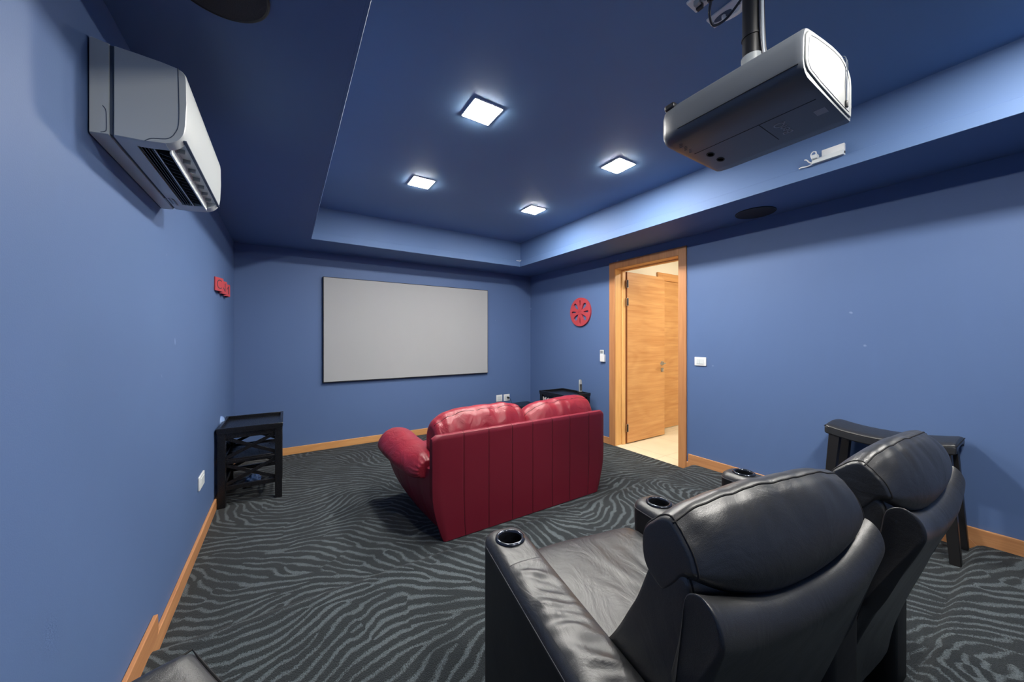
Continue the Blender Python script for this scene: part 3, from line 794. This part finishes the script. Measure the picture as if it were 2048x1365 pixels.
# pale round disc added on the left wall behind the table
bm = bmesh.new(); lathe(bm, [(.0, 0), (.055, 0), (.052, .012), (.035, .024), (.0, .028)], n=32)
for v in bm.verts: v.co = Vector((XL + v.co.z, 3.86 + v.co.x, .61 + v.co.y))
tag(obj('pale_wall_disc', bm, plain('pale_blue_disc', rgb(130, 158, 205), .25), None, smooth='angle'), 'small pale round disc on the wall just above the left side table', 'wall bumper')

# ------------------------------------------------------------------ red loveseat
sf = thing('loveseat', 'red leather two-seat sofa seen from behind, facing the screen', 'sofa', (1.565, 2.15, 0))
SX = 1.565
def lx(x): return x - SX
# back panel with stitched vertical seams
seams = [lx(s) for s in (1.001, 1.192, 1.387, 1.572, 1.762, 1.945, 2.160)]
us = []
for k in range(49): us.append(-.78 + 1.56 * k / 48)
for s in seams: us += [s - .012, s - .005, s - .0022, s, s + .0022, s + .005, s + .012]
us = sorted(set(round(u, 4) for u in us))
def half(z):
    z = max(z, 0)
    if z > .32: return .780
    t = 1 - z / .32
    return .780 - .078 * t ** 1.6
def px(u, z): return u * (1 - (1 - half(z) / .78) * abs(u / .78) ** 5)
zs_ = [0.005, .03, .07, .12, .18, .24, .30, .38, .48, .58, .64, .665, .68]
bm = bmesh.new(); rings = []
for u in us:
    uu = u / .78
    edge = min(1, (1 - abs(uu)) / .02)
    rnd = .010 * (1 - edge) ** 2
    g = sum(.0035 * math.exp(-((u - s) / .003) ** 2) for s in seams)
    ring = []
    top = .690 - .022 * max(0, 1 - (1 - abs(uu)) / .03) ** 2
    for z in zs_:
        z2 = z * top / .69
        puff = .006 * (1 - min(1, min(abs(u - s) for s in seams) / .09)) * 0
        ring.append((px(u, z2), -.0 + rnd + g - puff, z2))
    ring += [(u, .006 + rnd + g * .5, top + .004), (u, .022, top + .010), (u, .045, top + .006), (u, .06, top - .012)]
    for z in (.55, .3, .005): ring.append((px(u, z), .065, z))
    rings.append(ring)
loft(bm, rings)
bp_ = obj('back_panel', bm, M['red_panel'], sf, smooth='angle')
for s in seams:
    bm = bmesh.new(); tube(bm, [(px(s, z), .0022, z) for z in (.01, .1, .2, .32, .5, .66, .685)] + [(s, .012, .697), (s, .03, .6995)], .0016, 6); obj('seam', bm, M['red_seam'], bp_)

def cushion_x(name, parent, mat, x0, x1, prof, disp, nst=40, subs=1, endr=.5, pw=2.6, seam_k=None, seam_mat=None, endring=None, yshift=None, zfun=None, sub_name='piping', sr=.0025):
    """upholstered body: profile in (y,z) swept along x, rounded at both ends"""
    n0 = len(prof); P = smooth_path([(0, p[0], p[1]) for p in prof], 4, closed=True)
    cy = sum(p.y for p in P) / len(P); cz = sum(p.z for p in P) / len(P)
    rings = []; hw = (x1 - x0) / 2; xm = (x0 + x1) / 2
    for k in range(nst + 1):
        a = -PI / 2 + PI * k / nst
        t = math.sin(a)                      # denser towards the ends
        s = endr + (1 - endr) * (max(0, 1 - abs(t) ** pw)) ** (1 / 2.2)
        x = xm + hw * t
        r = []
        for j, p in enumerate(P):
            y = cy + (p.y - cy) * s; z = cz + (p.z - cz) * s
            if yshift: y += yshift(t)
            if zfun: z += zfun(t, (p.z - cz), (p.y - cy))
            nrm = Vector((0, p.y - cy, p.z - cz)).normalized()
            dsp = disp(t, j / len(P), x, y, z) if disp else 0
            r.append((x, y + nrm.y * dsp, z + nrm.z * dsp))
        rings.append(r)
    bm = bmesh.new(); loft(bm, rings)
    o = obj(name, bm, mat, parent, subsurf=subs)
    if seam_k is not None:
        j = int(seam_k * 4)
        bm = bmesh.new(); tube(bm, [r[j] for r in rings[3:-3]], sr, 6); obj('seam', bm, seam_mat, o, smooth=True)
    if endring:
        for t in endring:
            k = min(range(nst + 1), key=lambda q: abs(math.sin(-PI / 2 + PI * q / nst) - t))
            bm = bmesh.new(); tube(bm, rings[k], sr, 6, closed=True); obj(sub_name, bm, seam_mat, o, smooth=True)
    return o, rings

def red_disp(seed):
    def f(t, j, x, y, z):
        g = .0
        # gathers below the top seam
        g += .022 * nz(x * 19 + seed, j * 5, seed) * math.exp(-((j - .24) / .13) ** 2)
        g += .010 * nz(x * 6 + seed, y * 6, z * 6)
        g -= .007 * math.exp(-((j - .30) / .012) ** 2)
        return g
    return f
# profile order: rear-bottom -> rear -> top -> front -> front-bottom   (y,z)
cp = [(.09, .52), (.075, .60), (.085, .70), (.125, .785), (.19, .825), (.27, .81), (.33, .74), (.35, .62), (.34, .50), (.30, .44), (.20, .44), (.13, .47)]
def ztop(t, dz, dy=0): return (-.030 * abs(t) ** 4 - .012 * t) if dz > .05 else 0
cushion_x('back_cushion', sf, M['red_leather'], lx(.845), lx(1.606), cp, red_disp(1.3), endr=.62, pw=5, seam_k=3.6, seam_mat=M['red_seam'], zfun=lambda t, dz, dy: (ztop(t, dz) + .020 * t - .006) if dz > .05 else 0)
cushion_x('back_cushion', sf, M['red_leather'], lx(1.600), lx(2.330), cp, red_disp(8.1), endr=.62, pw=5, seam_k=3.6, seam_mat=M['red_seam'], zfun=lambda t, dz, dy: (ztop(t, dz) + .034 * t - .016) if dz > .05 else 0)
# seat cushions and front base
sp_ = [(.28, .43), (.26, .36), (.30, .27), (.60, .26), (.84, .27), (.89, .33), (.88, .40), (.82, .445), (.60, .455), (.40, .45)]
cushion_x('seat_cushion', sf, M['red_leather'], lx(.86), lx(1.565), sp_, lambda t, j, x, y, z: .006 * nz(x * 6, y * 6, z), endr=.75)
cushion_x('seat_cushion', sf, M['red_leather'], lx(1.565), lx(2.27), sp_, lambda t, j, x, y, z: .006 * nz(x * 6 + 5, y * 6, z), endr=.75)
obj('base', B(lx(.87), lx(2.26), .06, .84, .03, .28), M['red_panel'], sf, bevel=0.01)
for x in (-.62, .62):
    for y in (.12, .78):
        bm = bmesh.new(); cyl(bm, (x, y), .025, 0, .034, 16); obj('foot', bm, M['black_plastic'], sf)
# arms: bowed stitched side panel with an overhanging pillow
def arm(sgn):
    bm = bmesh.new(); rings = []
    NY = 40
    ys = [.055 + .80 * k / NY for k in range(NY + 1)]
    seam_y = (.20, .37, .54, .70)
    for y in ys:
        t = (y - .055) / .80
        bow = .085 * math.sin(min(1, t * 1.05) * PI * .62)        # bulges outwards towards the front
        fr = max(0, (t - .93) / .07)
        ring = []
        for z, ins in ((.0, .11), (.03, .095), (.08, .07), (.14, .045), (.21, .022), (.30, .004), (.38, 0), (.45, .012), (.47, .05)):
            g = sum(.004 * math.exp(-((y - s) / .010) ** 2) for s in seam_y)
            x = .775 + bow * (1 - .55 * (1 - min(1, z / .3))) - ins - g - .03 * fr ** 2
            ring.append((sgn * x, y, z + .012))
        ring += [(sgn * .64, y, .48), (sgn * .64, y, .012)]
        rings.append(ring)
    loft(bm, rings)
    pn = obj('arm_panel', bm, M['red_panel'], sf, smooth='angle')
    # pillow swept along y
    rings = []; NS = 36
    pp = smooth_path([(x, 0, z) for x, z in ((.66, .44), (.70, .40), (.80, .375), (.885, .39), (.925, .43), (.91, .49), (.86, .545), (.78, .575), (.70, .55), (.655, .50))], 4, closed=True)
    cx = sum(p.x for p in pp) / len(pp); cz = sum(p.z for p in pp) / len(pp)
    for k in range(NS + 1):
        a = -PI / 2 + PI * k / NS; t = math.sin(a)
        s = .50 + .50 * max(0, 1 - abs(t) ** 2.4) ** .5
        if t > 0: s = .68 + .32 * max(0, 1 - abs(t) ** 7) ** .5
        y = .125 + .385 * (t + 1)
        spread = 1.0 + .12 * t
        r = []
        for j, p in enumerate(pp):
            nrm = Vector((p.x - cx, 0, p.z - cz)).normalized()
            e = max(0, abs(t) - .8) / .2
            dsp = .007 * nz(p.x * 7 + k * .05, y * 7, p.z * 7) + .006 * e * math.sin(j * 2.4) * (1 if t < 0 else .4)
            r.append((sgn * (cx + .012 * t + (p.x - cx) * s * spread + nrm.x * dsp), y, cz + .018 * t + (p.z - cz) * s + nrm.z * dsp))
        rings.append(r)
    bm = bmesh.new(); loft(bm, rings); obj('arm_pillow', bm, M['red_leather'], sf, subsurf=1)
arm(-1); arm(1)

# ------------------------------------------------------------------ black theatre recliners
def crease_disp(t, j, x, y, z):
    top = math.exp(-((j - .40) / .12) ** 2)
    g = .007 * top * nz(x * 27, 2.0, j * 5)
    g += .006 * nz(x * 5, y * 5, z * 5)
    g -= .004 * math.exp(-((j - .367) / .012) ** 2)
    return g
def rounded_plan(x0, x1, y0, y1, rf, rr, n=6):
    pts = []
    for cx, cy, r, a0 in ((x1 - rf, y1 - rf, rf, 0), (x0 + rf, y1 - rf, rf, PI / 2), (x0 + rr, y0 + rr, rr, PI), (x1 - rr, y0 + rr, rr, 1.5 * PI)):
        for k in range(n + 1):
            a = a0 + PI / 2 * k / n; pts.append((cx + r * math.cos(a), cy + r * math.sin(a)))
    return pts
def recliner_arm(parent, xc, seed, rear=-.59):
    w = .070
    plan = rounded_plan(xc - w, xc + w, rear, .085, .045, .03)
    hA = .594
    cx = xc; cy = (rear + .085) / 2; hl = (.085 - rear) / 2
    def ring(z, ins):
        return [(cx + (x - cx) * (1 - ins / w), cy + (y - cy) * (1 - ins / hl), z) for x, y in plan]
    bm = bmesh.new(); loft(bm, [ring(0.012, .006), ring(.03, .0), ring(hA - .05, 0), ring(hA - .030, 0.0)])
    a_ = obj('arm', bm, M['black_vinyl'], parent, smooth='angle')
    # padded top, gathered leather
    bm = bmesh.new()
    rows = []
    prof_ = [(-.0012, hA - .034), (0.0, hA - .026), (.004, hA - .014), (.014, hA - .004), (.026, hA)]
    rings = [ring(z, i) for i, z in prof_]
    # finer top: successive insets filled by a grid of stations along y
    vr = [[bm.verts.new(p) for p in r] for r in rings]
    n = len(plan)
    for a, b in zip(vr, vr[1:]):
        for i in range(n): bm.faces.new((a[i], a[(i + 1) % n], b[(i + 1) % n], b[i]))
    bm.faces.new(vr[-1]); bm.faces.new(vr[0][::-1])
    pad = obj('arm_pad', bm, M['black_seat_leather'], a_)
    # cup recess
    cbm = bmesh.new(); cyl(cbm, (xc, 0.0), .038, hA - .075, hA + .05, 40); c1 = obj('cutter', cbm, None, parent)
    cbm = bmesh.new(); cyl(cbm, (xc, 0.0), .038, hA - .075, hA + .05, 40); c2 = obj('cutter', cbm, None, parent)
    bool_cut(pad, [c1]); bool_cut(a_, [c2])
    # gathered cover over the rear of the pad
    bm = bmesh.new(); NX, NY = 10, 110
    g = []
    y1, y0 = -.125, rear + .016
    for k in range(NY + 1):
        y = y1 + (y0 - y1) * k / NY; row = []
        for i in range(NX + 1):
            u = -1 + 2 * i / NX
            hgt = .0065 * max(0, 1 - abs(u) ** 3)
            pl = nz(y * 34 + u * 1.1 + seed, seed, u * .8)
            hgt += .0125 * pl * max(0, 1 - u * u) * min(1, k / 12)
            if k == 0 or k == NY or i in (0, NX): hgt = -.004
            row.append(bm.verts.new((xc + u * (w - .013), y, hA + hgt)))
        g.append(row)
    for a, b in zip(g, g[1:]):
        for i in range(NX): bm.faces.new((a[i], a[i + 1], b[i + 1], b[i]))
    obj('gathered_cover', bm, M['black_seat_leather'], a_, smooth=True)
    bm = bmesh.new(); tube(bm, [(p[0], p[1], p[2]) for p in ring(hA - .030, -.0006)], .0010, 6, closed=True)
    obj('stitching', bm, M['stitch'], a_)
    cup = bmesh.new(); lathe(cup, [(.036, -.001), (.0375, .006), (.042, .008), (.0475, .005), (.049, .0), (.047, -.002), (.0375, -.003), (.0365, -.060), (.0355, -.060)], (xc, 0, hA), 48)
    ch = obj('cup_holder', cup, plain('black_chrome_rim', rgb(70, 74, 82), .16, metal=.85), a_, smooth=True)
    bm = bmesh.new(); cyl(bm, (xc, 0), .037, hA - .064, hA - .056, 32); obj('cup_base', bm, M['dark_void'], ch)

def recliner(label, loc, rot, left_arm):
    t = thing('recliner', label, 'recliner', loc, rot, 'black theatre recliners')
    D = T1
    hb = .258
    # headrest: boxed cushion with piped ends and a sagging rear belly
    hp = [(-.538, .880), (-.528, .93), (-.538, .985), (-.568, 1.028), (-.604, 1.044), (-.632, 1.022), (-.652, .985), (-.664, .935), (-.662, .890), (-.645, .858), (-.615, .846), (-.575, .856)]
    hp = [(y, z - D) for y, z in hp]
    cushion_x('headrest', t, M['black_leather'], -hb, hb, hp, crease_disp, nst=64, subs=1, endr=.84, pw=10,
              seam_k=4.4, seam_mat=M['seam'], endring=[-.972, .972], yshift=lambda q: -.010 + .022 * q * q,
              zfun=lambda q, dz, dy: (-.030 * abs(q) ** 2.6 * min(1, dz / .08) if dz > 0 else .055 * q * q * min(1, -dz / .08) * max(0, min(1, .35 - dy / .05))), sub_name='piping', sr=.0018)
    # backrest bolster in front
    bp = [(-.345, .50), (-.385, .60), (-.435, .68), (-.500, .79), (-.538, .88), (-.555, .915), (-.60, .93), (-.640, .912), (-.640, .80), (-.592, .68), (-.525, .54), (-.47, .46)]
    bp = [(y, z - D) for y, z in bp]
    cushion_x('backrest', t, M['black_leather'], -.256, .256, bp, lambda q, j, x, y, z: .006 * nz(x * 5 + 3, y * 7, z * 7), nst=40, endr=.92, pw=12,
              seam_mat=M['seam'], endring=[-.975, .975], sr=.0018)
    # outer back shell: rolled top edge that dips in the middle, tapering down
    sp2 = [(-.616, .836), (-.632, .858), (-.655, .864), (-.678, .848), (-.688, .815), (-.677, .775), (-.640, .68), (-.575, .50), (-.53, .34), (-.51, .22), (-.46, .22), (-.46, .36), (-.50, .52), (-.57, .66), (-.605, .77)]
    sp2 = [(y, z - D) for y, z in sp2]
    P = smooth_path([(0, p[0], p[1]) for p in sp2], 3, closed=True)
    rings = []; ns = 56
    for k in range(ns + 1):
        a = -PI / 2 + PI * k / ns; q = math.sin(a)
        r = []
        for j, p in enumerate(P):
            zz = p.z + D
            hw = .238 + .038 * min(1, max(0, (zz - .58) / .22))
            wing = .058 * abs(q) ** 2.4 * max(0, min(1, (zz - .55) / .25))       # the roll climbs towards the sides
            y = p.y + (-.022 if q < 0 else .012) * q * q * min(1, max(0, (zz - .6) / .2))
            s = 1 - .14 * max(0, abs(q) - .99) / .01
            ym = -.66 if zz > .6 else -.5
            dsp = .003 * nz(q * 3, p.y * 8, p.z * 8)
            r.append((q * hw, ym + (y - ym) * s + dsp, p.z + wing))
        rings.append(r)
    bm = bmesh.new(); loft(bm, rings); obj('back_shell', bm, M['black_leather'], t, subsurf=1)
    # seat
    sp = [(-.46, .30), (-.46, .45), (-.38, .485), (-.25, .488), (-.10, .492), (.03, .490), (.095, .475), (.125, .44), (.128, .36), (.12, .20), (.10, .10), (.06, .09), (-.2, .10), (-.42, .16)]
    def sd(q, j, x, y, z):
        if z < .42: return 0
        g = .010 * nz(x * 4, y * 4, 1.0)
        r = math.hypot(x - .10, y + .42); an = math.atan2(y + .42, x - .10)
        g += .009 * nz(an * 9, r * 2.0, 4) * max(0, 1 - r / .50)
        g -= .05 * max(0, (-y - .12)) * .5
        return g
    cushion_x('seat', t, M['black_seat_leather'], -.244, .244, sp, sd, nst=56, subs=1, endr=.93, pw=10, seam_mat=M['seam'], endring=[-.975, .975], sr=.0016)
    obj('base', B(-.24, .24, -.44, .07, 0.0, .12), M['black_vinyl'], t, bevel=0.01)
    if left_arm: recliner_arm(t, -.320, 1.7)
    recliner_arm(t, .320, 5.2, -.59 if left_arm else -.53)
    return t
recliner('black leather recliner nearest the camera with cup holders in both arms', (.931, .914, T1), -math.radians(10), True)
recliner('black leather recliner by the right wall, partly behind the nearer one', (1.553, .849, T1), -math.radians(4), False)

# ------------------------------------------------------------------ saddle stools
def stool(label, loc, rot, L=.575, Wd=.30, Ht=.672):
    t = thing('saddle_stool', label, 'stool', loc, rot, 'black saddle stools')
    # local: x long axis, y short axis
    bm = bmesh.new(); nx, ny = 40, 16; rows = []; rb = []
    for i in range(nx + 1):
        u = -1 + 2 * i / nx; row = []; r2 = []
        for j in range(ny + 1):
            v = -1 + 2 * j / ny
            sad = .034 * (abs(u) ** 2.2) - .034
            e = max(0, max(abs(u), 0) - .93) / .07; e2 = max(0, abs(v) - .88) / .12
            z = Ht + sad + .016 * (1 - v * v) * 1.0 - .012 * e ** 2 - .010 * e2 ** 2
            row.append(bm.verts.new((u * L / 2, v * Wd / 2, z)))
        rows.append(row)
    for a, b in zip(rows, rows[1:]):
        for j in range(ny): bm.faces.new((a[j], a[j + 1], b[j + 1], b[j]))
    bnd = rows[0] + [r[-1] for r in rows[1:]] + rows[-1][-2::-1] + [r[0] for r in rows[-2:0:-1]]
    low = [bm.verts.new((v.co.x, v.co.y, v.co.z - .050 + (.010 if abs(v.co.x) > L * .49 else 0))) for v in bnd]
    n = len(bnd)
    for i in range(n): bm.faces.new((bnd[i], low[i], low[(i + 1) % n], bnd[(i + 1) % n]))
    bm.faces.new(low)
    st = obj('seat', bm, M['black_leather'], t, bevel=0.008, bseg=3)
    bm = bmesh.new(); tube(bm, [(v[0] * 1.002, v[1] * 1.003, v[2]) for v in [tuple(p) for p in
        [(u * L / 2, -Wd / 2, Ht + .034 * abs(u) ** 2.2 - .046) for u in [-1 + .1 * k for k in range(21)]] + [(u * L / 2, Wd / 2, Ht + .034 * abs(u) ** 2.2 - .046) for u in [1 - .1 * k for k in range(21)]]]], .002, 6, closed=True)
    obj('piping', bm, M['seam'], st)
    for sx in (-1, 1):
        for sy in (-1, 1):
            bm = bmesh.new()
            top = Vector((sx * (L / 2 - .05), sy * (Wd / 2 - .035), Ht - .046)); bot = Vector((sx * (L / 2 - .004), sy * (Wd / 2 - .012), 0))
            vs = []
            for p, w in ((top, .028), (bot, .021)):
                vs.append([bm.verts.new(p + Vector((i * w, j * w, 0))) for i, j in ((-1, -1), (1, -1), (1, 1), (-1, 1))])
            for i in range(4): bm.faces.new((vs[0][i], vs[0][(i + 1) % 4], vs[1][(i + 1) % 4], vs[1][i]))
            bm.faces.new(vs[0]); bm.faces.new(vs[1][::-1])
            obj('leg', bm, M['black_leg'], t, bevel=0.003)
        a = Vector((sx * (L / 2 - .03), -(Wd / 2 - .025), .20)); b = Vector((sx * (L / 2 - .03), Wd / 2 - .025, .20))
        obj('stretcher', bar(bmesh.new(), a, b, .02, .03), M['black_leg'], t, bevel=0.003)
    for sy in (-1, 1):
        a = Vector((-(L / 2 - .03), sy * (Wd / 2 - .025), .26)); b = Vector(((L / 2 - .03), sy * (Wd / 2 - .025), .26))
        obj('stretcher', bar(bmesh.new(), a, b, .02, .03), M['black_leg'], t, bevel=0.003)
    return t
stool('black leather saddle stool against the right wall behind the recliners', (3.245, .582, T1), PI / 2, .565, .30, .668)
# second stool: its far corner enters the frame at the lower left
ca = math.radians(-58)
ux = Vector((math.cos(ca), math.sin(ca))); uy = Vector((-math.sin(ca), math.cos(ca)))
c0 = Vector((-.150, .885)) + ux * (.575 / 2) - uy * (.30 / 2)
stool('black leather saddle stool cut off at the lower left corner of view', (c0.x, c0.y, T1), ca)

# ------------------------------------------------------------------ world, view
w = bpy.data.worlds.new('world'); scene.world = w; w.use_nodes = True
w.node_tree.nodes['Background'].inputs['Color'].default_value = (0.02, 0.022, 0.025, 1)
vs = scene.view_settings
vs.view_transform = 'Standard'; vs.look = 'None'; vs.exposure = 0.0; vs.gamma = 1.0; vs.use_curve_mapping = False
